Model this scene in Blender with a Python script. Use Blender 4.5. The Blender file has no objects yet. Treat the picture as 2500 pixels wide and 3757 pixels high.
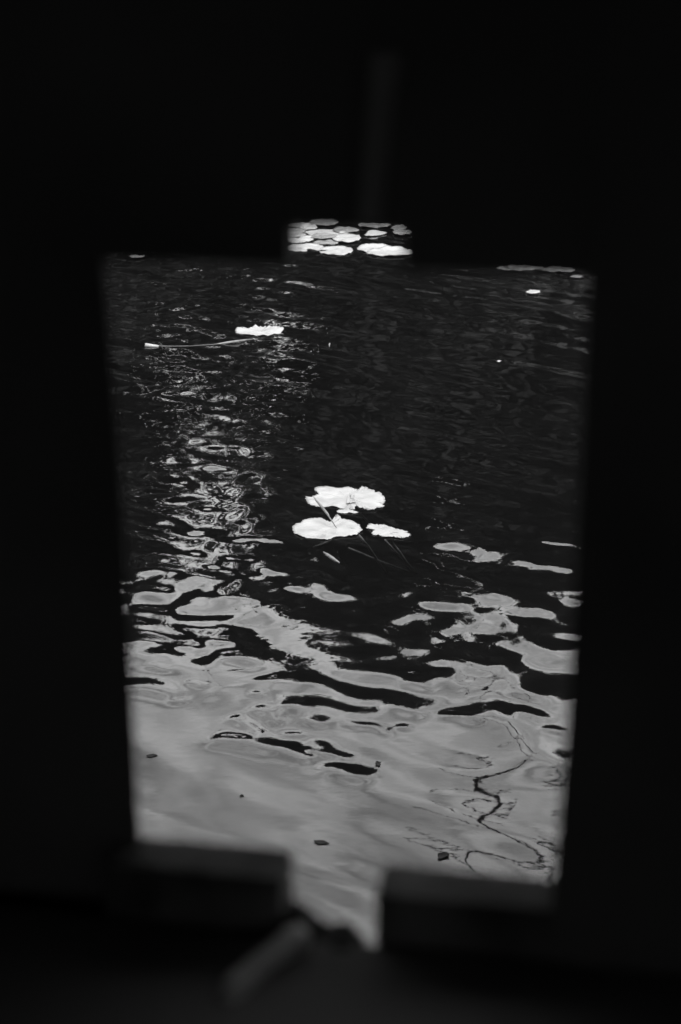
import bpy, math, random
import numpy as np
from mathutils import Vector, noise as mnoise

random.seed(7)
RNG = np.random.default_rng(11)
S = bpy.context.scene
COL = S.collection

# ------------------------------------------------------------------ camera
CAM_H = 2.15                       # metres above the water
PITCH = math.radians(20.0)
F_PX, CX, CY = 6550.0, 1250.0, 1878.5   # focal length and centre in photograph pixels
cam_d = bpy.data.cameras.new('camera')
cam_d.sensor_fit = 'VERTICAL'
cam_d.sensor_height = 36.0
cam_d.lens = 36.0 * F_PX / 3757.0
cam_d.clip_start, cam_d.clip_end = 0.01, 3000
cam_d.dof.use_dof = True
cam_d.dof.focus_distance = 6.0
cam_d.dof.aperture_fstop = 9.0
cam_d.dof.aperture_blades = 0
cam = bpy.data.objects.new('camera', cam_d)
COL.objects.link(cam)
cam.location = (0, 0, CAM_H)
cam.rotation_euler = (math.radians(90) - PITCH, 0, 0)
S.camera = cam

# ------------------------------------------------------------------ sky
SUN_EL, SUN_ROT = math.radians(62), math.radians(150)
W = bpy.data.worlds.new('World'); S.world = W; W.use_nodes = True
nt = W.node_tree; nt.nodes.clear()
def N(t, typ, **kw):
    n = t.nodes.new(typ)
    for k, v in kw.items(): setattr(n, k, v)
    return n
sky = N(nt, 'ShaderNodeTexSky', sky_type='NISHITA', sun_disc=False, sun_elevation=SUN_EL, sun_rotation=SUN_ROT, dust_density=4.0)
bw = N(nt, 'ShaderNodeRGBToBW')
nt.links.new(sky.outputs[0], bw.inputs[0])
tc = N(nt, 'ShaderNodeTexCoord')
mp = N(nt, 'ShaderNodeMapping'); mp.inputs['Scale'].default_value = (1, 1, 2.2)
nt.links.new(tc.outputs['Generated'], mp.inputs[0])
cn = N(nt, 'ShaderNodeTexNoise'); cn.inputs['Scale'].default_value = 15; cn.inputs['Detail'].default_value = 6; cn.inputs['Roughness'].default_value = 0.55
cn.inputs['Distortion'].default_value = 0.6
nt.links.new(mp.outputs[0], cn.inputs['Vector'])
cr = N(nt, 'ShaderNodeMapRange'); cr.inputs[1].default_value = 0.3; cr.inputs[2].default_value = 0.7
cr.inputs[3].default_value = 3.0; cr.inputs[4].default_value = 9.4      # grey cloud, bright cloud
nt.links.new(cn.outputs['Fac'], cr.inputs[0])
mx = N(nt, 'ShaderNodeMix', data_type='FLOAT'); mx.inputs[0].default_value = 0.8
nt.links.new(bw.outputs[0], mx.inputs[2]); nt.links.new(cr.outputs[0], mx.inputs[3])
bg = N(nt, 'ShaderNodeBackground'); bg.inputs['Strength'].default_value = 0.1
nt.links.new(mx.outputs[0], bg.inputs['Color'])
wo = N(nt, 'ShaderNodeOutputWorld'); nt.links.new(bg.outputs[0], wo.inputs[0])

# ------------------------------------------------------------------ sun behind cloud
sd = bpy.data.lights.new('sun', 'SUN'); sd.energy = 0.9; sd.angle = math.radians(20); sd.color = (1, 1, 1)
so = bpy.data.objects.new('sun', sd); COL.objects.link(so)
sdir = Vector((math.cos(SUN_EL) * math.sin(SUN_ROT), math.cos(SUN_EL) * math.cos(SUN_ROT), math.sin(SUN_EL)))
so.rotation_euler = sdir.to_track_quat('Z', 'Y').to_euler()
so.location = (0, 0, 30)

# ------------------------------------------------------------------ exposure
S.view_settings.view_transform = 'Standard'; S.view_settings.look = 'None'
S.view_settings.gamma = 1; S.view_settings.use_curve_mapping = False
S.view_settings.exposure = 2.62
S.render.engine = 'CYCLES'
S.cycles.transparent_max_bounces = 12
S.cycles.max_bounces = 5; S.cycles.diffuse_bounces = 2

# ------------------------------------------------------------------ helpers
def ray(px, py):
    x, y = (px - CX) / F_PX, -(py - CY) / F_PX
    return Vector((x, math.cos(PITCH) + y * math.sin(PITCH), -math.sin(PITCH) + y * math.cos(PITCH)))
def at(px, py, z=0.0):
    d = ray(px, py); return Vector((0, 0, CAM_H)) + d * ((z - CAM_H) / d.z)
def depr(py): return PITCH + math.atan((py - CY) / F_PX)

def mat(name, col, rough=0.6, spec=0.5, bump=None, var=None):
    """grey procedural surface; var=(scale, low, high) mottles colour, bump=(scale, strength, distance)"""
    m = bpy.data.materials.new(name); m.use_nodes = True
    t = m.node_tree; p = t.nodes['Principled BSDF']
    p.inputs['Base Color'].default_value = (col, col, col, 1)
    p.inputs['Roughness'].default_value = rough
    p.inputs['Specular IOR Level'].default_value = spec
    c = N(t, 'ShaderNodeTexCoord')
    if var:
        n = N(t, 'ShaderNodeTexNoise'); n.inputs['Scale'].default_value = var[0]; n.inputs['Detail'].default_value = 6
        t.links.new(c.outputs['Object'], n.inputs['Vector'])
        r = N(t, 'ShaderNodeMapRange'); r.inputs[1].default_value = .3; r.inputs[2].default_value = .7
        r.inputs[3].default_value = var[1]; r.inputs[4].default_value = var[2]
        t.links.new(n.outputs['Fac'], r.inputs[0]); t.links.new(r.outputs[0], p.inputs['Base Color'])
    if bump:
        n2 = N(t, 'ShaderNodeTexNoise'); n2.inputs['Scale'].default_value = bump[0]; n2.inputs['Detail'].default_value = 5
        t.links.new(c.outputs['Object'], n2.inputs['Vector'])
        b = N(t, 'ShaderNodeBump'); b.inputs['Strength'].default_value = bump[1]; b.inputs['Distance'].default_value = bump[2]
        t.links.new(n2.outputs['Fac'], b.inputs['Height']); t.links.new(b.outputs[0], p.inputs['Normal'])
    return m

M = {
    'pad': mat('lily_leaf', .165, .45, .35, (60, .35, .002), (14, .13, .19)),
    'pad_dull': mat('lily_leaf_dull', .1, .5, .3, (60, .3, .002), (20, .04, .12)),  # darker and more mottled than the other leaf material
    'stem': mat('lily_stem', .12, .5, .4, None, (40, .08, .15)),
    'reed': mat('dry_reed', .07, .5, .3, None, (60, .045, .1)),
    'straw': mat('pale_straw', .1, .6, .3, None, (30, .06, .14)),
    'dead_leaf': mat('dead_leaf', .01, .9, .03, (80, .3, .002), (30, .005, .014)),  # near-black: the backlit look against bright water is put into the colour
    'feather': mat('feather', .2, .8, .1, None, (40, .15, .25)),
    'leaves': mat('tree_leaf', .03, .8, .1, None, (1.2, .02, .036)),
    'leaves_pale': mat('willow_leaf', .07, .8, .1, None, (1.2, .05, .09)),
    'bark': mat('bark', .08, .9, .1, (9, .6, .02), (5, .04, .12)),
    'bark_dark': mat('dark_bark', .03, .9, .1, (9, .6, .02), (5, .02, .04)),
    'bank': mat('bank_soil', .06, .95, .1, (3, .6, .05), (.8, .03, .09)),
    'mud': mat('pond_mud', .012, 1, .0, None, (1.5, .008, .018)),
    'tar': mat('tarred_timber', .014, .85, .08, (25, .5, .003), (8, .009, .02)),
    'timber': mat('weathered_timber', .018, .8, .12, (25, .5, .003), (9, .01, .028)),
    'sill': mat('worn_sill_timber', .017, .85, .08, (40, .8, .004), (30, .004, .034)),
    'sheen_strip': mat('pale_sheen', .04, .8, .12, (25, .5, .003), (9, .025, .055)),
    'iron': mat('worn_iron', .14, .6, .2, (60, .6, .002), (25, .05, .24)),
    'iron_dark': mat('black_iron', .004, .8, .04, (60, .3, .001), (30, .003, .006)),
}

def link(name, me, m=None, parent=None, loc=None):
    o = bpy.data.objects.new(name, me); COL.objects.link(o)
    if m is not None: me.materials.append(m)
    if parent: o.parent = parent
    if loc is not None: o.location = loc
    return o
def tag(o, label=None, cat=None, group=None, kind=None):
    if label: o['label'] = label
    if cat: o['category'] = cat
    if group: o['group'] = group
    if kind: o['kind'] = kind
    return o
def mesh(name, v, f, smooth=True):
    me = bpy.data.meshes.new(name); me.from_pydata([tuple(a) for a in v], [], f); me.update()
    if smooth: me.polygons.foreach_set('use_smooth', [True] * len(me.polygons))
    return me
def tube_vf(pts, rad, seg=8, base=0):
    pts = [Vector(p) for p in pts]; v, f = [], []
    if not hasattr(rad, '__len__'): rad = [rad] * len(pts)
    for i, p in enumerate(pts):
        d = (pts[min(i + 1, len(pts) - 1)] - pts[max(i - 1, 0)]).normalized()
        a = d.cross(Vector((0, 0, 1)) if abs(d.z) < .9 else Vector((1, 0, 0))).normalized(); b = d.cross(a)
        for k in range(seg):
            t = 2 * math.pi * k / seg
            v.append(p + (a * math.cos(t) + b * math.sin(t)) * rad[i])
    for i in range(len(pts) - 1):
        for k in range(seg):
            q = base + i * seg
            f.append((q + k, q + (k + 1) % seg, q + seg + (k + 1) % seg, q + seg + k))
    f.append(tuple(base + k for k in range(seg))[::-1]); e = base + (len(pts) - 1) * seg
    f.append(tuple(e + k for k in range(seg)))
    return v, f
def tube(name, pts, rad, m, parent=None, seg=8, loc=(0, 0, 0)):
    l = Vector(loc); v, f = tube_vf([Vector(p) - l for p in pts], rad, seg)
    return link(name, mesh(name, v, f), m, parent)

# ================================================================== SETTING
# ------------------------------------------------------------------ water: a rippled sheet
def waves(X, Y):
    """sum of directional wavelets, slopes of the order of a degree"""
    H = np.zeros_like(X)
    env = 0.6 + 0.5 / (1 + np.exp(-(Y - 5.1) / .35))             # calmer water close to the jetty
    base = math.radians(49)                                         # travel direction of the main ripples
    for i in range(22):
        lam = .18 * (3.0 ** RNG.random()); th = base + RNG.normal(0, .2); k = 2 * math.pi / lam
        s = .0046 * (0.55 + .9 * RNG.random())
        H += s / k * np.sin(k * (np.cos(th) * X + np.sin(th) * Y) + RNG.random() * 6.28)
    H *= env
    # small cross chop, patchy; strongest in the gusty lane on the left
    C = np.zeros_like(X)
    for i in range(34):
        lam = .075 * (2.8 ** RNG.random()); th = base + RNG.normal(0, .85); k = 2 * math.pi / lam
        C += .0050 / k * np.sin(k * (np.cos(th) * X + np.sin(th) * Y) + RNG.random() * 6.28)
    B = np.zeros_like(X)                                            # short wandering wavelets under the twigs
    for i in range(12):
        lam = .15 * (2.6 ** RNG.random()); th = RNG.random() * 3.14; k = 2 * math.pi / lam
        B += .0078 / k * np.sin(k * (np.cos(th) * X + np.sin(th) * Y) + RNG.random() * 6.28)
    H += B * (.12 + .88 / (1 + np.exp(-(X - .38) / .1))) / (1 + np.exp((Y - 4.95) / .15))
    lane = np.exp(-((X / np.maximum(Y, 1) + .072) / .034) ** 2) / (1 + np.exp(-(Y - 5.35) / .1))
    P = np.zeros_like(X)
    for i in range(9):
        lam = .5 + RNG.random() * .9; th = RNG.random() * 6.28; k = 2 * math.pi / lam
        P += np.sin(k * (np.cos(th) * X + np.sin(th) * Y * .8) + RNG.random() * 6.28)
    patch = 1 / (1 + np.exp(-P * .8))
    far = 1 / (1 + np.exp(-(Y - 5.6) / .4))
    return H + C * (lane * (.75 + .8 * patch) + far * (.16 + .16 * patch) + .8 * np.exp(-((Y - 5.0) / .42) ** 2) * (.45 + patch) + .02)

# single ripplets read off the photograph: (points in photo pixels, thickness, needed turn in degrees); dark ones tip
# away from the viewer and mirror the trees, bright ones tip towards him and mirror the cloud
DARK = [
 ([(520,2330),(600,2350)], 22), ([(700,2360),(760,2385)], 18), ([(560,2440),(620,2455)], 14), ([(1120,2640),(1190,2652)], 14), ([(1500,2500),(1590,2520)], 18),
 ([(1340,2380),(1430,2400)], 22), ([(1930,2600),(2010,2640)], 18), ([(700,2500),(760,2512)], 9), ([(1470,2660),(1500,2664)], 9),
 ([(478,2290),(637,2372),(765,2430),(892,2492)], 62), ([(879,2310),(988,2372),(1039,2435),(1147,2488)], 46),
 ([(446,2496),(540,2502),(656,2515)], 34), ([(643,2563),(682,2566)], 13), ([(790,2340),(850,2344)], 20),
 ([(838,2400),(943,2417)], 26), ([(930,2541),(960,2544)], 10), ([(965,2598),(1000,2615),(1045,2643)], 20),
 ([(873,2633),(930,2655),(985,2678)], 20), ([(1048,2688),(1109,2692)], 13),
 ([(841,2690),(937,2713),(1052,2730),(1115,2752),(1150,2732)], 30), ([(1198,2758),(1240,2764),(1291,2777)], 17),
 ([(1243,2806),(1300,2825),(1355,2835)], 28), ([(1042,2484),(1147,2494),(1350,2540),(1504,2556),(1600,2572)], 34),
 ([(1020,2496),(1083,2562),(1243,2580),(1400,2596)], 36), ([(1077,2586),(1160,2618),(1227,2632)], 26),
 ([(1240,2446),(1360,2452),(1480,2458),(1650,2458)], 34), ([(1665,2465),(1778,2502)], 36), ([(1455,2580),(1555,2608)], 26),
 ([(1272,2646),(1360,2656),(1437,2675)], 18), ([(1715,2385),(1893,2412)], 58), ([(1657,2410),(1785,2448)], 30),
 ([(1654,2608),(1760,2636)], 24), ([(1823,2614),(1960,2680),(2130,2750)], 62), ([(1912,2531),(1995,2552)], 26),
 ([(1874,2442),(1990,2500),(2110,2557)], 44), ([(2014,2672),(2080,2684)], 14), ([(1540,2300),(1640,2340)], 16),
 ([(1960,2330),(2090,2400)], 40), ([(440,2350),(490,2352)], 18), ([(436,2405),(470,2412)], 22),
]
BRIGHT = [
 ([(478,2107),(560,2133),(670,2158),(796,2192),(924,2234)], 56), ([(892,2267),(981,2301)], 32), ([(975,2331),(1083,2390)], 32),
 ([(1090,2136),(1150,2158),(1224,2184),(1280,2184)], 26), ([(1056,2160),(1100,2172)], 16), ([(1606,1996),(1670,2008),(1760,2037)], 28),
 ([(1670,2123),(1810,2176),(1938,2208),(2130,2240)], 46), ([(1561,2225),(1640,2232),(1715,2238)], 26), ([(1600,2172),(1690,2180)], 14),
 ([(1357,2302),(1421,2311)], 16), ([(1900,2066),(2080,2092)], 12), ([(1995,1986),(2130,2012)], 10), ([(960,2085),(1030,2112)], 12),
 ([(1180,2415),(1300,2430),(1453,2430)], 24), ([(1120,2440),(1250,2480)], 22),
]
def ripplets(X, Y, H):
    for marks, sgn in ((DARK, 1), (BRIGHT, -1)):
        for pts, th in marks:
            w = [at(*p) for p in pts]
            my = sum(p[1] for p in pts) / len(pts); mxx = sum(p[0] for p in pts) / len(pts); a = depr(my)
            TREE = 23.7 + 1.2 * math.exp(-((mxx - 1250) / 260) ** 2)
            slant = CAM_H / math.sin(a); wd = th * slant / F_PX / math.sin(a)
            wd *= 1.05; sg = max(wd / 1.7, .012)
            need = abs(math.degrees(a) - TREE) + (2.0 if sgn > 0 else (2.4 if my < 2060 else 1.0)) if (math.degrees(a) - TREE) * sgn > 0 else 1.1
            peak = math.radians(need / 2) * 1.5
            A = peak * sg / .607
            L = sum((w[i + 1] - w[i]).length for i in range(len(w) - 1))
            x0, x1 = min(p.x for p in w) - 4 * sg, max(p.x for p in w) + 4 * sg
            y0, y1 = min(p.y for p in w) - 5 * sg, max(p.y for p in w) + 5 * sg
            I = np.where((X > x0) & (X < x1) & (Y > y0) & (Y < y1))
            if len(I[0]) == 0: continue
            px, py = X[I], Y[I]
            best = np.full(px.shape, 1e9); Q = np.zeros_like(px); T = np.zeros_like(px); acc = 0
            for i in range(len(w) - 1):
                d = w[i + 1] - w[i]; l = d.length; ux, uy = d.x / l, d.y / l
                rx, ry = px - w[i].x, py - w[i].y
                s = rx * ux + ry * uy; q = -rx * uy + ry * ux            # q > 0: away from the viewer
                sc = np.clip(s, 0, l); dist = np.hypot(q, s - sc)
                b = dist < best
                best[b] = dist[b]; Q[b] = q[b]; T[b] = (acc + s[b]) / L; acc += l
            sl_ = T * L / sg; Q = Q + sg * (.32 * np.sin(sl_ * .37 + mxx) + .3 * np.sin(sl_ * .71 + my) + .15 * np.sin(sl_ * 1.3 + mxx * 2))
            over = np.maximum(np.maximum(-T, T - 1), 0) * L
            tap = np.exp(-(over / (.9 * sg)) ** 2) * (.75 + .25 * np.clip(np.sin(np.clip(T, 0, 1) * math.pi) * 1.6, 0, 1))
            H[I] += A * tap * np.exp(-((Q + sgn * sg) ** 2) / (2 * sg * sg))
    return H

xs = np.arange(-2.4, 2.4001, .008)
ys = np.concatenate([np.arange(2.6, 5.8, .0065), np.arange(5.8, 8, .011), np.arange(8, 13.01, .02)])
X, Y = np.meshgrid(xs, ys)
Hh = ripplets(X, Y, waves(X, Y))
edge = np.minimum(np.minimum(X - xs[0], xs[-1] - X), np.minimum(Y - ys[0], ys[-1] - Y))
Hh *= np.clip(edge / .25, 0, 1)
nx, ny = len(xs), len(ys)
co = np.stack([X, Y, Hh], -1).reshape(-1, 3)
idx = np.arange(nx * ny).reshape(ny, nx)
quads = np.stack([idx[:-1, :-1], idx[:-1, 1:], idx[1:, 1:], idx[1:, :-1]], -1).reshape(-1, 4)
x0, x1, y0, y1 = xs[0], xs[-1], ys[0], ys[-1]
BX, B0, B1, BZ = 60, -1.5, 26.5, -2.6
ext = np.array([(-BX, B0, 0), (BX, B0, 0), (BX, B1, 0), (-BX, B1, 0), (x0, y0, 0), (x1, y0, 0), (x1, y1, 0), (x0, y1, 0),
                (-BX, B0, BZ), (BX, B0, BZ), (BX, B1, BZ), (-BX, B1, BZ)], float)
n0 = nx * ny
ef = np.array([(0, 1, 5, 4), (1, 2, 6, 5), (2, 3, 7, 6), (3, 0, 4, 7), (8, 9, 1, 0), (9, 10, 2, 1), (10, 11, 3, 2), (11, 8, 0, 3), (11, 10, 9, 8)]) + n0
co = np.concatenate([co, ext]); quads = np.concatenate([quads, ef])
me = bpy.data.meshes.new('water')
me.vertices.add(len(co)); me.vertices.foreach_set('co', co.astype(np.float32).ravel())
me.loops.add(quads.size); me.loops.foreach_set('vertex_index', quads.astype(np.int32).ravel())
me.polygons.add(len(quads)); me.polygons.foreach_set('loop_start', np.arange(0, quads.size, 4, dtype=np.int32))
me.polygons.foreach_set('loop_total', np.full(len(quads), 4, np.int32))
sm = np.ones(len(quads), bool); sm[-9:] = False
me.polygons.foreach_set('use_smooth', sm); me.update(calc_edges=True); me.validate()
wm = bpy.data.materials.new('pond_water'); wm.use_nodes = True; t = wm.node_tree; t.nodes.clear()
c = N(t, 'ShaderNodeTexCoord')
nz = N(t, 'ShaderNodeTexNoise'); nz.inputs['Scale'].default_value = 26; nz.inputs['Detail'].default_value = 3
mpw = N(t, 'ShaderNodeMapping'); mpw.inputs['Rotation'].default_value = (0, 0, math.radians(28)); mpw.inputs['Scale'].default_value = (.45, 1, 1)
t.links.new(c.outputs['Object'], mpw.inputs[0]); t.links.new(mpw.outputs[0], nz.inputs['Vector'])
bp = N(t, 'ShaderNodeBump'); bp.inputs['Strength'].default_value = 1; bp.inputs['Distance'].default_value = .00012
t.links.new(nz.outputs['Fac'], bp.inputs['Height'])
fr = N(t, 'ShaderNodeFresnel'); fr.inputs['IOR'].default_value = 1.333
gl = N(t, 'ShaderNodeBsdfGlossy'); gl.inputs['Roughness'].default_value = 0.0; gl.inputs['Color'].default_value = (1, 1, 1, 1)
tr = N(t, 'ShaderNodeBsdfTransparent')
# suspended silt sends a little daylight back up
df = N(t, 'ShaderNodeBsdfDiffuse'); df.inputs['Color'].default_value = (.05, .05, .05, 1)
mk = N(t, 'ShaderNodeMixShader'); mk.inputs[0].default_value = .034
ms = N(t, 'ShaderNodeMixShader'); ou = N(t, 'ShaderNodeOutputMaterial')
t.links.new(bp.outputs[0], fr.inputs['Normal']); t.links.new(bp.outputs[0], gl.inputs['Normal'])
t.links.new(fr.outputs[0], ms.inputs[0]); t.links.new(tr.outputs[0], mk.inputs[1]); t.links.new(df.outputs[0], mk.inputs[2]); t.links.new(mk.outputs[0], ms.inputs[1]); t.links.new(gl.outputs[0], ms.inputs[2])
t.links.new(ms.outputs[0], ou.inputs['Surface'])
va = N(t, 'ShaderNodeVolumeAbsorption'); va.inputs['Color'].default_value = (.2, .2, .2, 1); va.inputs['Density'].default_value = 3.0
t.links.new(va.outputs[0], ou.inputs['Volume'])
me.materials.append(wm)
water = bpy.data.objects.new('water', me); COL.objects.link(water); tag(water, kind='structure')

# pond bed and banks: one ground sheet to the horizon, dipping under the water
gx = np.concatenate([np.linspace(-900, -70, 8), np.linspace(-58, 58, 41), np.linspace(70, 900, 8)])
gy = np.concatenate([np.linspace(-600, -8, 6), np.linspace(-6, 24, 21), np.linspace(24.8, 44, 21), np.linspace(60, 1500, 8)])
v = []
for yy in gy:
    for xx in gx:
        sh = min(max((24.8 + .5 * math.sin(xx * .6) - yy), -9), 1.9) * .75
        nr = min(max(yy + 2.2, -3), 1.6) * .9
        sx = (52 - abs(xx)) * .5
        z = -min(sh, nr, max(sx, -2), 1.35)
        z += .12 * mnoise.noise((xx * .35, yy * .35, 2)) * (1 if z > 0 else .3)
        v.append((xx, yy, z))
nxg = len(gx)
f = [(j * nxg + i, j * nxg + i + 1, (j + 1) * nxg + i + 1, (j + 1) * nxg + i) for j in range(len(gy) - 1) for i in range(nxg - 1)]
g = link('ground', mesh('ground', v, f), M['bank']); tag(g, kind='structure')

# ------------------------------------------------------------------ trees of the far bank (seen in the mirror of the water)
def leaf_mesh(name, blobs, n, size):
    """loose leaf sprays spread through a set of ellipsoid clumps"""
    wts = np.array([b[3] * b[4] for b in blobs]); wts = wts / wts.sum()
    v = np.zeros((n * 4, 3)); 
    ch = RNG.choice(len(blobs), n, p=wts)
    B = np.array(blobs)[ch]
    d = RNG.normal(size=(n, 3)); d /= np.linalg.norm(d, axis=1)[:, None]
    r = RNG.random(n) ** .45
    c0 = B[:, :3] + d * np.stack([B[:, 3], B[:, 3], B[:, 4]], 1) * (r * (1 + .12 * RNG.normal(size=n)))[:, None]
    a = RNG.normal(size=(n, 3)); a /= np.linalg.norm(a, axis=1)[:, None]
    b = np.cross(a, RNG.normal(size=(n, 3))); b /= np.linalg.norm(b, axis=1)[:, None]
    s = size * (.6 + .8 * RNG.random(n))[:, None]
    v[0::4] = c0 - a * s; v[1::4] = c0 + b * s * .5; v[2::4] = c0 + a * s; v[3::4] = c0 - b * s * .5
    me = bpy.data.meshes.new(name); me.vertices.add(n * 4); me.vertices.foreach_set('co', v.astype(np.float32).ravel())
    me.loops.add(n * 4); me.loops.foreach_set('vertex_index', np.arange(n * 4, dtype=np.int32))
    me.polygons.add(n); me.polygons.foreach_set('loop_start', np.arange(0, n * 4, 4, dtype=np.int32)); me.polygons.foreach_set('loop_total', np.full(n, 4, np.int32))
    me.update(calc_edges=True)
    return me
def tree(name, x, y, H, R, label, cat='tree', leaves='leaves', dens=4200, low=.12, taper=.95, size=.13, canopy=None):
    z0 = .6; root = bpy.data.objects.new(name, None); COL.objects.link(root); root.location = (x, y, z0)
    tag(root, label, cat, 'trees on the far bank'); h = H - z0
    pts = [(0, 0, -.8)]; rad = [.02 * H + .05]
    for i in range(1, 7): pts.append((random.uniform(-.15, .15), random.uniform(-.15, .15), h * .93 * i / 6)); rad.append((.018 * H + .04) * (1 - i / 6.6))
    v, f = tube_vf(pts, rad, 8); blobs = []
    for i in range(9):
        q = low + (1 - low) * (i + .3) / 9; a = i * 2.4 + random.random(); wd = R * (1 - q) ** .32 * taper + R * .1
        e = Vector((math.cos(a) * wd * .7, math.sin(a) * wd * .7, h * (q + .03)))
        b = Vector((0, 0, h * q * .82))
        tv, tf = tube_vf([b, b.lerp(e, .5) + Vector((0, 0, .15)), e], [.05, .035, .012], 5, len(v)); v += tv; f += tf
        blobs.append((e.x, e.y, min(e.z, h - .5), wd * .62 + .25, h * .11))
    blobs.append((0, 0, h - .75, R * .28, .75))
    for i in range(4): blobs.append((0, 0, h * (low + .1 + .2 * i), R * (.75 - .12 * i), h * .14))
    if canopy:                                                      # high closed crown over a see-through lower half
        link('crown', leaf_mesh('crown', [(cx_, 0, h - cz_, .55, .42) for cx_, cz_ in canopy], 9000, size), M[leaves], root)
    link('trunk', mesh('trunk', v, f), M['bark_dark'], root)
    link('crown', leaf_mesh('crown', blobs, dens, size), M[leaves], root)
    return root
tree('alder_tree', .75, 28.2, 10.9, 2.7, 'tall dark leafy tree mirrored in the middle of the pond', dens=34000)
tree('alder_tree', -5.35, 28.4, 10.5, 2.9, 'dark leafy tree mirrored at the left edge of the pond', dens=30000)
tree('birch_tree', -2.0, 29.4, 10.6, 1.5, 'slender sparse tree with sky gaps, mirrored in the glittering lane', dens=60, low=.4, size=.16, canopy=[(-1.7, .7), (-1.2, .5), (-.7, .7), (-.2, .5), (.3, .7), (.8, .5), (1.2, .8), (-1.5, 1.2), (1.0, 1.3)])
tree('alder_tree', 4.2, 28.8, 10.6, 2.6, 'broad dark tree mirrored at the right edge of the pond', dens=34000)
tree('alder_tree', 2.7, 31.5, 11.0, 2.4, 'dark tree standing behind the middle and right bank trees', dens=20000)
tree('alder_tree', -4.9, 32.0, 10.8, 2.6, 'dark tree standing behind the left bank tree', dens=16000)
tree('alder_tree', 8.0, 29.2, 10.9, 2.8, 'dark bank tree right of the mirrored broad tree', dens=16000)
tree('alder_tree', -9.6, 29.0, 11.2, 2.9, 'dark bank tree far left beyond the wall edge', dens=16000)
tree('alder_tree', 13.4, 30.0, 10.6, 3.2, 'dark bank tree far right beyond the wall edge', dens=6000)
tree('alder_tree', -15.2, 30.0, 10.2, 3.2, 'outermost dark bank tree on the far left', dens=6000)
tree('willow_bush', 3.2, 26.6, 4.2, 1.9, 'pale leafy bush mirrored at upper right of the water', 'bush', 'leaves_pale', 4200, .02, 1.1, .14)
tree('willow_bush', -1.9, 27.4, 6.15, 1.7, 'low dark bush under the sparse slender tree', 'bush', 'leaves', 4200, .02, 1.1, .14)
tree('willow_bush', -4.0, 27.0, 5.6, 1.7, 'low dark bush below the left bank tree', 'bush', 'leaves', 3600, .02, 1.1, .14)
tree('willow_bush', .6, 27.0, 3.8, 1.8, 'low dark bush below the tall middle tree', 'bush', 'leaves', 3600, .02, 1.1, .14)
tree('willow_bush', 6.6, 26.8, 4.0, 2.0, 'pale leafy bush at the right of the far bank', 'bush', 'leaves_pale', 3600, .02, 1.1, .14)

# a thin bare branch hangs over the water on the right, mirrored as a winding line
def refl(px, py, s):
    p = at(px, py); d = ray(px, py).normalized(); return p + Vector((d.x, d.y, -d.z)) * s
br = bpy.data.objects.new('bare_branch', None); COL.objects.link(br)
tag(br, 'thin bare twig hanging over the pond, mirrored as a winding line at lower right', 'branch')
def twig(px, s, r0, r1):
    p = [refl(a, b, s) for a, b in px]; n = len(p)
    return tube('twig', p, [.9 * (max(r0, .006) + (max(r1, .0045) - max(r0, .006)) * i / (n - 1)) for i in range(n)], M['bark_dark'], br, 6)
tw = 4.0
twig([(2350,3360),(2150,3330),(1990,3300),(1850,3190),(1790,3090),(1760,2990),(1790,2900),(1830,2800),(1850,2720),(1790,2640),(1740,2560),(1760,2480)], tw, .011, .004)
twig([(1800,3080),(1720,3040),(1600,3020),(1500,3005)], tw, .006, .003)
twig([(1830,2960),(1740,2940),(1640,2890),(1600,2840)], tw, .007, .003)
twig([(1860,2900),(1780,2850),(1720,2780),(1680,2750)], tw, .006, .003)
twig([(1850,2790),(1900,2790),(1960,2760)], tw, .006, .003)
twig([(1990,3300),(1930,3230),(1850,3150)], tw, .006, .003)
twig([(2350,3180),(2150,3130),(2050,3080),(1950,3060)], tw, .009, .004)
twig([(2350,3080),(2150,3040),(2010,3020)], tw, .009, .004)
twig([(2100,3110),(2040,3150),(1990,3130)], tw, .012, .006)

twig([(2110,3060),(2050,3075),(2000,3110),(1975,3160)], tw, .011, .005)
twig([(2110,3190),(2050,3160),(1990,3150),(1960,3120)], tw, .01, .005)
twig([(2110,3220),(2060,3250),(2010,3240),(1940,3260),(1880,3225)], tw, .01, .005)
twig([(2060,3250),(2040,3300),(1980,3340)], tw, .008, .005)

# ================================================================== THE DARK SHELTER ROUND THE CAMERA
YAW = math.radians(10); D = .50; K = D / .8; T = .036 * K
U = Vector((math.cos(YAW), -math.sin(YAW), 0)); NRM = Vector((math.sin(YAW), math.cos(YAW), 0))
P0 = Vector((0, D, 0))
def wall_uv(px, py, depth=0.0):
    """photo pixel -> (along wall, height) on the wall plane 'depth' metres behind its inner face"""
    d = ray(px, py); k = ((P0 - Vector((0, 0, 0))).dot(NRM) + depth) / d.dot(NRM)
    p = Vector((0, 0, CAM_H)) + d * k
    return (p - P0).dot(U), p.z
shelter = bpy.data.objects.new('boathouse', None); COL.objects.link(shelter); shelter.location = (0, D, .5)
tag(shelter, 'black timber boathouse wall around the viewing slot', 'boathouse')
SL = shelter.location.copy()
def wp(u, z, n): return P0 + U * u + NRM * n + Vector((0, 0, z)) - SL
def prism(name, poly, n0, n1, m, splay=0.0):
    """outline (u, z) extruded through the wall from n0 to n1"""
    k = len(poly); v = [wp(u, z, n0) for u, z in poly] + [wp(u - splay, z, n1) for u, z in poly]
    f = [tuple(range(k)), tuple(range(2 * k - 1, k - 1, -1))] + [(i, i + k, (i + 1) % k + k, (i + 1) % k) for i in range(k)]
    me = mesh(name, v, f, False)
    import bmesh
    b = bmesh.new(); b.from_mesh(me); bmesh.ops.recalc_face_normals(b, faces=b.faces); b.to_mesh(me); b.free()
    return link(name, me, m, shelter)
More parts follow.
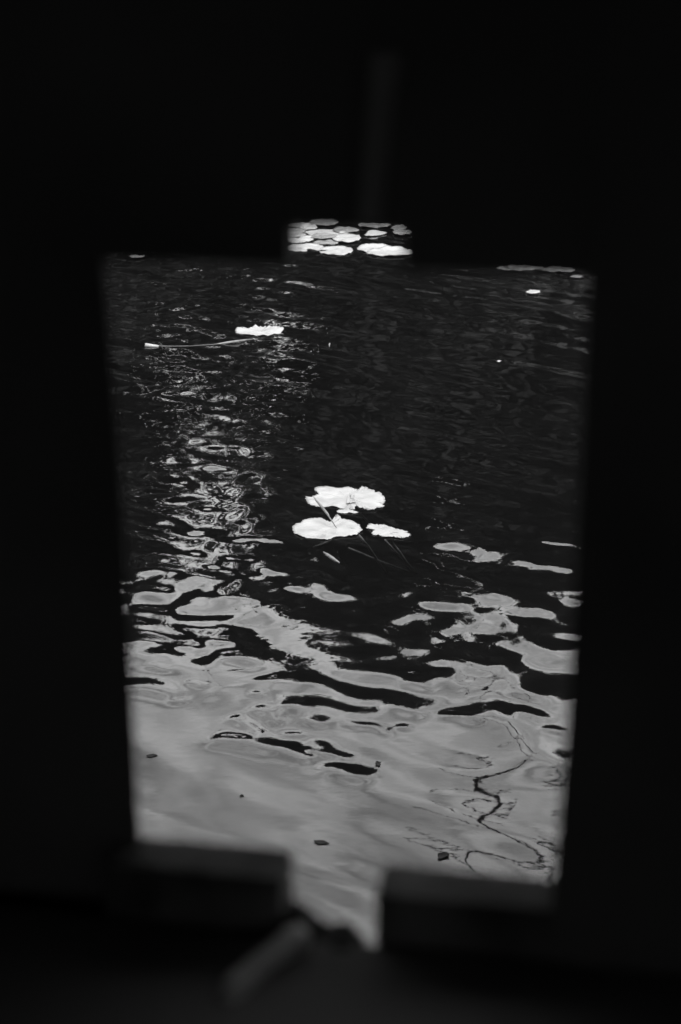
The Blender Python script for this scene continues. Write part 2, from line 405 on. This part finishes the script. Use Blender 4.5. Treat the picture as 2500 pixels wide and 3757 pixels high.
EL = [wall_uv(380, 1000, T - .006), wall_uv(422, 1450, T - .006), wall_uv(472, 2200, T - .006), wall_uv(512, 3080, T - .006)]     # left edge, top to bottom
ER = [wall_uv(2160, 1000), wall_uv(2118, 2000), wall_uv(2076, 2720), wall_uv(2030, 3260)]                 # right edge
uL, uR = EL[0][0], ER[0][0]
zT = wall_uv(700, 967)[1]; zN = wall_uv(1270, 842)[1]
zB = wall_uv(760, 3080, T)[1]
nL = wall_uv(1056, 880)[0]; nR = wall_uv(1482, 880)[0]
bL = wall_uv(1080, 3250, T)[0]; bR = wall_uv(1378, 3250)[0]
zLed = wall_uv(760, 3400)[1]
zR = wall_uv(1700, 3185, T)[1]
print('OPENING', uL, uR, zT, zN, zB, zR, nL, nR, bL, bR, zLed)
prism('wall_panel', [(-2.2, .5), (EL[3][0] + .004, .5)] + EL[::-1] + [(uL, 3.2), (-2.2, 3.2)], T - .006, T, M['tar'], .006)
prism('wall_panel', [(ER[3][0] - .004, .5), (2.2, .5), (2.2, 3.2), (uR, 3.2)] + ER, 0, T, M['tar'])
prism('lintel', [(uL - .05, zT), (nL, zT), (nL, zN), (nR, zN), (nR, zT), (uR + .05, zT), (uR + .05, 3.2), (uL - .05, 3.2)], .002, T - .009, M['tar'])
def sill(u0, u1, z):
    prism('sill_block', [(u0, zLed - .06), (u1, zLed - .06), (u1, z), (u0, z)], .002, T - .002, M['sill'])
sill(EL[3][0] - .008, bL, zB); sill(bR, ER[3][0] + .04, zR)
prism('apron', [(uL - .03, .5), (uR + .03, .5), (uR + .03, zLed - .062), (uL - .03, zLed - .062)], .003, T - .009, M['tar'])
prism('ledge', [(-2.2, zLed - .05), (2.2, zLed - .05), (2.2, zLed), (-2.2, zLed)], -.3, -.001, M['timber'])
sl = wall_uv(1375, 500)[0]; sr = wall_uv(1475, 500)[0]; zs0 = wall_uv(1400, 806)[1]; zs1 = wall_uv(1400, 190)[1]
prism('sheen_strip', [(sl - .004, zs0), (sr - .005, zs0), (sr, zs1), (sl, zs1)], -.006, .0015, M['sheen_strip'])  # added strip; the faint sheen above the slot is put into its paler colour
# the room behind the camera: side walls, back wall with a wide doorway added to let light in, floor, roof
def boxpart(name, a, b, m):
    v = [Vector((x, y, z)) - SL for z in (a[2], b[2]) for y in (a[1], b[1]) for x in (a[0], b[0])]
    f = [(0, 2, 3, 1), (4, 5, 7, 6), (0, 1, 5, 4), (2, 6, 7, 3), (0, 4, 6, 2), (1, 3, 7, 5)]
    return link(name, mesh(name, v, f, False), m, shelter)
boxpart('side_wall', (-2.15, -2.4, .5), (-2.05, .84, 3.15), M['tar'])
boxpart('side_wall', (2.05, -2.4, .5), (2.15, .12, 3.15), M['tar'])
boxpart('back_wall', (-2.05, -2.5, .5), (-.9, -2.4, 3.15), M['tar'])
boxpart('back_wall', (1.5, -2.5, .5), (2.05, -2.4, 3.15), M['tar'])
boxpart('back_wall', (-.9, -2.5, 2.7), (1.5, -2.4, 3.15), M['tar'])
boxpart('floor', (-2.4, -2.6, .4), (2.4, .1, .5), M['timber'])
boxpart('roof', (-2.5, -2.7, 3.2), (2.5, 2.3, 3.3), M['tar'])  # front overhang carried far out, unseen, to shade the sill and ledge
for x in (-1.9, 1.9):
    for y in (-2.2, .3): tube('pile', [Vector((x, y, -1.6)) - SL, Vector((x, y, .4)) - SL], .1, M['tar'], shelter, 10)

# the iron stay lying across the slot at the bottom, out of focus
stay = bpy.data.objects.new('window_stay', None); COL.objects.link(stay)
def near(px, py, n):
    n *= K
    u, z = wall_uv(px, py, n); return P0 + U * u + NRM * n + Vector((0, 0, z))
stay.location = near(1250, 3480, 0)
tag(stay, 'blurred slanting iron bar with dark round knob in the bottom slot', 'latch')
tl = stay.location.copy()
tube('bar', [near(p, q, n) - tl for p, q, n in ((1110, 3425, -.004), (1075, 3450, -.01), (960, 3535, -.03), (868, 3632, -.05), (836, 3690, -.062))], [.006 * K, .0075 * K, .0068 * K, .008 * K, .005 * K], M['iron'], stay, 12)
kv = []
def lathe(name, c, prof, m, parent):
    v, f = [], []; sg = 20
    for r, z in prof:
        for k in range(sg): v.append(Vector(c) + Vector((r * math.cos(6.2832 * k / sg), r * math.sin(6.2832 * k / sg), z)))
    for i in range(len(prof) - 1):
        for k in range(sg): f.append((i * sg + k, i * sg + (k + 1) % sg, (i + 1) * sg + (k + 1) % sg, (i + 1) * sg + k))
    return link(name, mesh(name, v, f), m, parent)
bk = prism('bracket', [wall_uv(a, b, .01 * K) for a, b in ((1050,3340),(1118,3372),(1150,3408),(1185,3436),(1222,3432),(1251,3426),(1290,3446),(1325,3488),(1345,3560),(1050,3560))], .01 * K, .022 * K, M['iron_dark'])
bk.parent = stay; bk.location = SL - tl
kc = near(1256, 3520, -.004) - tl
lathe('knob', kc, [(r_ * K, z_ * K) for r_, z_ in [(.012, -.02), (.012, -.004), (.011, .003), (.009, .007), (.005, .0095), (.001, .0102)]], M['iron_dark'], stay)

# ================================================================== LILY PADS
def smooth_outline(pts, jit, per=6):
    """closed outline resampled along its edges with fine ragged jitter"""
    out = []; n = len(pts)
    for i in range(n):
        a, b = pts[i], pts[(i + 1) % n]; pa, pb = pts[i - 1], pts[(i + 2) % n]
        k = max(2, int((b - a).length / .006)) if per is None else per
        for j in range(k):
            t_ = j / k
            p = .5 * ((2 * a) + (b - pa) * t_ + (2 * pa - 5 * a + 4 * b - pb) * t_ ** 2 + (3 * a - pa - 3 * b + pb) * t_ ** 3)
            q = a.lerp(b, t_); p = p.lerp(q, .5)
            out.append(p + Vector((random.gauss(0, jit), random.gauss(0, jit), 0)))
    return out
def pad_mesh(name, outline, lift=.004, wave=.0025, curl=None, seed=0, thick=.0016, rings=9):
    """leaf blade from centre to ragged rim, gently uneven, with a rim turned up where curl(angle) says so"""
    n = len(outline); c = sum(outline, Vector()) / n; v, f = [Vector((0, 0, 0))], []
    R = max((p - c).length for p in outline); h_ = max(2, n // 22)
    soft = [sum((outline[(i + j) % n] for j in range(-h_, h_ + 1)), Vector()) / (2 * h_ + 1) for i in range(n)]
    for r in range(1, rings + 1):
        q = (r / rings) ** .8
        for i, p in enumerate(outline):
            kq = q ** 4; d = ((p - c) * kq + (soft[i] - c) * (1 - kq)) * q; ang = math.atan2(d.y, d.x)
            z = wave * mnoise.noise((d.x * 22, d.y * 22, seed * 3.7)) * 2 + wave * .18 * math.cos(ang * 9 + seed) * q
            if r == rings: z += random.gauss(0, .0006)
            if curl: z += curl(ang, q, d / R) 
            v.append(Vector((d.x, d.y, z)))
    v[0].z = wave * .5
    top = len(v)
    for i in range(n): f.append((0, 1 + i, 1 + (i + 1) % n))
    for r in range(rings - 1):
        a = 1 + r * n; b = a + n
        for i in range(n): f.append((a + i, b + i, b + (i + 1) % n, a + (i + 1) % n))
    a = 1 + (rings - 1) * n
    for i in range(n): v.append(v[a + i] * .985 - Vector((0, 0, thick)))
    for i in range(n): f.append((a + i, top + i, top + (i + 1) % n, a + (i + 1) % n))
    v.append(Vector((0, 0, -thick))); e = len(v) - 1
    for i in range(n): f.append((e, top + (i + 1) % n, top + i))
    # outline direction: make the upper side face up
    area = sum(outline[i].x * outline[(i + 1) % n].y - outline[(i + 1) % n].x * outline[i].y for i in range(n))
    if area < 0: f = [q[::-1] for q in f]
    for p in v: p.z += lift
    return mesh(name, v, f), c
def crop4(pts): return [at(950 + x / 2.0907, 1700 + y / 2.0907) for x, y in pts]

def pad_thing(label, outline, jit=.0024, stems=(), m='pad', **kw):
    me_, c_ = pad_mesh('leaf_blade', smooth_outline(outline, jit, kw.pop('per', 6)), **kw)
    root = bpy.data.objects.new('lily_pad', None); COL.objects.link(root); root.location = (c_.x, c_.y, 0)
    tag(root, label, 'lily pad', 'lily pads floating on the pond')
    link('leaf_blade', me_, M[m], root)
    for pts, r in stems: tube('stem', [Vector(p) - root.location for p in pts], r, M['stem'], root, 8)
    return root
def under(x, y, z): return at(950 + x / 2.0907, 1700 + y / 2.0907, z)

p1 = crop4([(360,262),(400,262),(455,240),(425,210),(440,195),(520,186),(600,195),(690,187),(740,205),(780,200),(795,183),(840,198),(885,212),(890,230),(925,230),(955,250),(970,275),(965,300),(955,318),(965,335),(925,350),(885,365),(840,360),(820,350),(770,345),(745,325),(735,355),(690,360),(640,350),(600,340),(500,338),(420,330),(385,315),(365,295)])
pd1 = pad_thing('largest ragged white lily pad in the middle with folded torn notch', p1, wave=.003, seed=1,
    stems=[([under(780, 385, -.03), under(815, 425, -.06), under(860, 470, -.11)], .004)])
# folded flap beside its notch, and the torn scrap in front
fl = crop4([(672,325),(690,276),(705,290),(712,305),(735,285),(748,312),(720,316)])
mf, cf = pad_mesh('folded_flap', smooth_outline(fl, .0008, 4), lift=.012, wave=.003, seed=5, curl=lambda a, q, d: .012 * q * max(0, math.sin(a)), rings=5)
link('folded_flap', mf, M['pad'], pd1, (cf.x - pd1.location.x, cf.y - pd1.location.y, 0))
pad_thing('small torn lily leaf scrap in front of the largest middle pad', crop4([(595,378),(615,366),(650,360),(700,364),(730,370),(760,382),(735,389),(700,384),(660,389),(620,388)]), jit=.0016, seed=9, wave=.002, per=5)
p2 = crop4([(255,500),(280,470),(325,460),(350,440),(420,428),(490,424),(520,440),(545,448),(585,430),(600,402),(615,405),(640,430),(700,440),(745,465),(780,490),(792,515),(780,535),(755,555),(690,563),(600,570),(560,582),(520,590),(430,585),(350,575),(310,560),(270,545),(262,520)])
pd2 = pad_thing('oval white lily pad in the middle, nearest to the viewer, with reed over it', p2, wave=.0025, seed=2,
    stems=[([under(765, 548, -.015), under(830, 625, -.08), under(905, 735, -.2), under(975, 840, -.4)], .0045),
           ([under(690, 650, -.12), under(790, 690, -.16), under(905, 740, -.2), under(1150, 830, -.32)], .0035)])
p3 = crop4([(825,500),(850,468),(900,475),(960,475),(1000,488),(1060,510),(1120,525),(1145,542),(1170,553),(1140,568),(1100,582),(1060,575),(1000,570),(965,570),(930,555),(880,552),(865,535),(890,522),(865,512)])
pd3 = pad_thing('narrow pointed white lily pad right of the oval middle pad', p3, wave=.002, seed=3,
    stems=[([under(1015, 600, -.03), under(1080, 680, -.11), under(1140, 770, -.2), under(1210, 840, -.34)], .0048),
           ([under(970, 590, -.06), under(1060, 690, -.2), under(1140, 790, -.36)], .0035)])

def ell(x0, x1, y0, y1, n=22, notch=None, rag=.03, seed=0, shape=None):
    """photo-pixel box of a pad -> its outline on the water"""
    a = at(x0, (y0 + y1) / 2); b = at(x1, (y0 + y1) / 2); k = at((x0 + x1) / 2, y0); j = at((x0 + x1) / 2, y1)
    c_ = Vector(((a.x + b.x) / 2, (k.y + j.y) / 2, 0)); rx, ry = (b.x - a.x) * .56, (k.y - j.y) * .57
    out = []
    for i in range(n):
        t_ = 2 * math.pi * i / n
        r = 1 + rag * 2 * mnoise.noise((math.cos(t_) * 1.6 + seed * 5, math.sin(t_) * 1.6, seed)) 
        if notch is not None:
            dt = abs((t_ - math.radians(notch) + math.pi) % (2 * math.pi) - math.pi)
            if dt < .16: r *= .3
        out.append(c_ + Vector((rx * r * math.cos(t_), ry * r * math.sin(t_), 0)))
    return out
up = lambda lo, hi, h: (lambda a, q, d: h * q ** 4 * max(0, math.sin((a - lo) / (hi - lo) * math.pi) if lo < a < hi else 0))
FAR = [
 ('round white pad at the front left of the far lily patch', (1056,1182,896,923), dict(notch=300, seed=11), 'pad'),
 ('white pad at the front of the far patch, touching the front left pad', (1176,1289,907,936), dict(notch=185, seed=12), 'pad'),
 ('ragged white pad at the right of the far patch, behind its cut-off neighbour', (1316,1440,905,929), dict(rag=.1, seed=13), 'pad'),
 ('white pad with raised spiky rim, cut off by the right slot edge', (1354,1510,918,943), dict(rag=.06, seed=14), 'pad'),
 ('smooth oval white pad in the centre of the far patch', (1224,1319,866,893), dict(seed=15), 'pad'),
 ('narrow grey pad behind the centre oval one of the far patch', (1145,1230,866,884), dict(seed=16, rag=.05), 'pad_dull'),
 ('dull flat pad in front of the narrow grey one, far patch', (1152,1241,883,898), dict(seed=17, rag=.08), 'pad_dull'),
 ('long pale pad stretching across the back of the far patch', (1119,1262,845,864), dict(seed=18, rag=.06), 'pad'),
 ('crumpled pale pad overlapping the long pad of the far patch', (1228,1313,836,857), dict(seed=19, rag=.12), 'pad_dull'),
 ('pale pad at the far left edge of the far patch, upper', (1026,1117,844,863), dict(seed=20, rag=.05), 'pad_dull'),
 ('crumpled white pad behind the front left pad', (1050,1146,871,895), dict(seed=21, rag=.12), 'pad'),
 ('dull wide pad between the left edge and the crumpled pad', (1022,1114,861,880), dict(seed=22, rag=.1), 'pad_dull'),
 ('small curled pad with open notch at the back left of the far patch', (1104,1163,827,842), dict(seed=23, notch=60), 'pad'),
 ('mottled thin pad, rearmost at the left of the far patch', (1062,1150,820,834), dict(seed=24, rag=.1), 'pad_dull'),
 ('dim wide pad half hidden by the top slot edge', (1142,1236,806,830), dict(seed=25), 'pad_dull'),
 ('dim oval pad at the back right of the far patch', (1321,1430,822,837), dict(seed=26), 'pad_dull'),
 ('small ragged pad at the back right slot edge', (1441,1490,832,850), dict(seed=27, rag=.1), 'pad_dull'),
 ('dim grey pad below the small ragged one at the right slot edge', (1446,1510,850,868), dict(seed=28), 'pad_dull'),
 ('long white pad under the top right wall edge', (1829,1986,973,992), dict(seed=29), 'pad_dull'),
 ('pointed pale pad right of the long one under the top right edge', (1992,2103,981,999), dict(seed=30), 'pad_dull'),
 ('tiny pale pad below the two pads at the top right edge', (2096,2137,1014,1022), dict(seed=31), 'pad_dull'),
 ('small oval white pad alone on dark water at upper right', (1934,1980,1072,1083), dict(seed=32), 'pad'),
 ('thin pale pad sliver under the top left wall edge', (480,528,942,950), dict(seed=33), 'pad_dull'),
]
for i, (lab, bx, kw, mm) in enumerate(FAR):
    cu = None
    if 'spiky' in lab: cu = up(.2, 2.6, .012)
    elif 'ragged white' in lab: cu = up(.3, 2.9, .01)
    elif 'curled' in lab: cu = up(.5, 2.9, .015)
    me_, c_ = pad_mesh('lily_pad', smooth_outline(ell(*bx, **kw), .0012 + .02 * kw.get('rag', .02), 3), lift=.003 + .0025 * (i % 6), wave=.004, curl=cu, seed=i, rings=6)
    o = link('lily_pad', me_, M[mm], None, (c_.x, c_.y, 0)); tag(o, lab, 'lily pad', 'lily pads floating on the pond')
# pointed rolled leaf in the far patch
me_, c_ = pad_mesh('lily_pad', smooth_outline([at(*p) for p in ((1337,865),(1350,859),(1385,857),(1420,859),(1390,865),(1360,868),(1342,868))], .001, 4), lift=.006, wave=.003, curl=up(.2, 2.9, .02), seed=44, rings=5)
tag(link('lily_pad', me_, M['pad'], None, (c_.x, c_.y, 0)), 'slim pointed rolled leaf alone in the far patch', 'lily pad', 'lily pads floating on the pond')
# curled pad upper left
cp = [at(300 + x / 1.568, 900 + y / 1.568) for x, y in ((885,502),(900,490),(950,492),(1010,488),(1050,490),(1090,486),(1130,486),(1163,491),(1140,508),(1100,519),(1040,524),(960,522),(905,512))]
pd4 = pad_thing('curled white lily pad alone at upper left with crumpled raised rim', cp, jit=.003, wave=.004, seed=50, curl=lambda a, q, d: (.028 * q ** 3 * max(0, math.sin(a)) ** .6 * (.55 + .9 * abs(mnoise.noise((d.x * 7, 3, 1)))) if a > 0 else 0))
# stalk lying beside it
st = bpy.data.objects.new('lily_stalk', None); COL.objects.link(st); st.location = at(700, 1266)
tag(st, 'long pale stalk lying in the water left of the curled pad', 'stalk')
def strip(name, pts, rad, m, parent): return tube(name, [Vector(p) - parent.location for p in pts], rad, m, parent, 7)
strip('stalk', [at(x, y, z) for x, y, z in ((545, 1268, .002), (620, 1271, -.012), (700, 1270, -.016), (790, 1264, -.006), (840, 1256, .006), (885, 1250, .005), (960, 1242, -.02), (1040, 1238, -.06))], [.003, .003, .003, .0035, .0055, .005, .004, .004], M['straw'], st)
strip('stalk_end', [at(535, 1266, .006), at(548, 1268, .005), at(582, 1271, .003)], [.010, .009, .006], M['pad'], st)

# reed blade standing over the middle pads
base = at(950 + 597 / 2.0907, 1700 + 497 / 2.0907, .008)
def vert(x, y, yy=0.0):
    d = ray(950 + x / 2.0907, 1700 + y / 2.0907); k = (base.y + yy) / d.y; return Vector((0, 0, CAM_H)) + d * k
rb = bpy.data.objects.new('reed_blade', None); COL.objects.link(rb); rb.location = base
tag(rb, 'thin dark reed blade leaning up over the two middle lily pads', 'reed')
strip('stalk', [base, vert(570, 455, .01), vert(543, 415, .02)], [.0012, .0018, .003], M['reed'], rb)
L_ = [(543,415,.004),(525,385,.0095),(500,355,.010),(470,318,.009),(440,283,.006),(412,246,.0006)]
v, f = [], []
for i, (x, y, w_) in enumerate(L_):
    p = vert(x, y, .02 + .012 * i) - base
    d = Vector((.62, .0, .5)).normalized(); v += [p - d * w_ * .5 + Vector((0, 0, 0)), p + Vector((0, -.0022, 0)), p + d * w_ * .5, p + Vector((0, .0015, 0))]
for i in range(len(L_) - 1):
    for k in range(4): f.append((i * 4 + k, i * 4 + (k + 1) % 4, i * 4 + 4 + (k + 1) % 4, i * 4 + 4 + k))
f += [(0, 1, 2, 3), tuple(len(v) - 4 + k for k in range(4))]
link('blade', mesh('blade', v, f), M['reed'], rb)
# floating stick
sk = tube('floating_stick', [at(950 + x / 2.0907, 1700 + y / 2.0907, .002) - at(1217, 2044) for x, y in ((497, 680), (530, 702), (570, 730), (618, 761))], [.002, .005, .0055, .002], M['reed'], None, 8)
sk.location = at(1217, 2044); tag(sk, 'short dark stick floating below the oval middle pad', 'stick')
# white feather bits
def small_leaf(name, px, py, w, h, m, label, cat, rise=.0015, rot=0, group=None, ridge=.08):
    """a little dished leaf: pointed outline, midrib fold, two ends lifted"""
    a = at(px - w / 2, py); b = at(px + w / 2, py); Lh = (b.x - a.x) / 2; sl_ = CAM_H / math.sin(depr(py)); Wh = h * sl_ / F_PX / math.sin(depr(py)) / 2
    v, f = [], []; n = 9
    for i in range(n):
        t_ = -1 + 2 * i / (n - 1); w_ = Wh * max(.02, (1 - abs(t_) ** 1.25) * (1 - .35 * t_)) * (1 + .15 * mnoise.noise((t_ * 3, px, 1)))
        z = .0012 + rise * (t_ * t_) 
        for s_ in (-1, -.5, 0, .5, 1): v.append(Vector((Lh * t_, s_ * w_ + Wh * .25 * math.sin(t_ * 2), z + ridge * w_ * s_ * s_)))
    for i in range(n - 1):
        for k in range(4): f.append((i * 5 + k, i * 5 + 5 + k, i * 5 + 6 + k, i * 5 + 1 + k))
    q = len(v); v += [p - Vector((0, 0, .001)) for p in v]; f += [tuple(x + q for x in g_[::-1]) for g_ in f]
    o = link(name, mesh(name, v, f), M[m], None, at(px, py)); o.rotation_euler.z = rot
    return tag(o, label, cat, group)
small_leaf('floating_petal', 1832, 1326, 18, 6, 'feather', 'tiny white petal alone on dark water at right', 'petal')
small_leaf('floating_feather', 1210, 1268, 6, 14, 'feather', 'tiny white upright feather on dark water right of the curled pad', 'feather', rise=.01)
G = 'dark leaves floating on the bright water'
small_leaf('floating_leaf', 558, 2774, 42, 13, 'dead_leaf', 'small dark leaf floating near the left edge of the bright water', 'leaf', rot=-.1, group=G)
small_leaf('floating_leaf', 1180, 3092, 62, 15, 'dead_leaf', 'slim dark leaf floating above the bottom slot', 'leaf', rot=-.45, group=G)
small_leaf('floating_leaf', 1628, 3144, 42, 28, 'dead_leaf', 'curled dark leaf floating left of the mirrored twig', 'leaf', rise=.006, rot=-.5, group=G, ridge=.2)
small_leaf('floating_leaf', 1388, 2803, 26, 18, 'dead_leaf', 'small dark leaf floating right of centre below the ripples', 'leaf', rot=.3, group=G)
small_leaf('floating_leaf', 888, 2921, 16, 9, 'dead_leaf', 'tiniest dark speck of leaf on bright water left of centre', 'leaf', group=G)
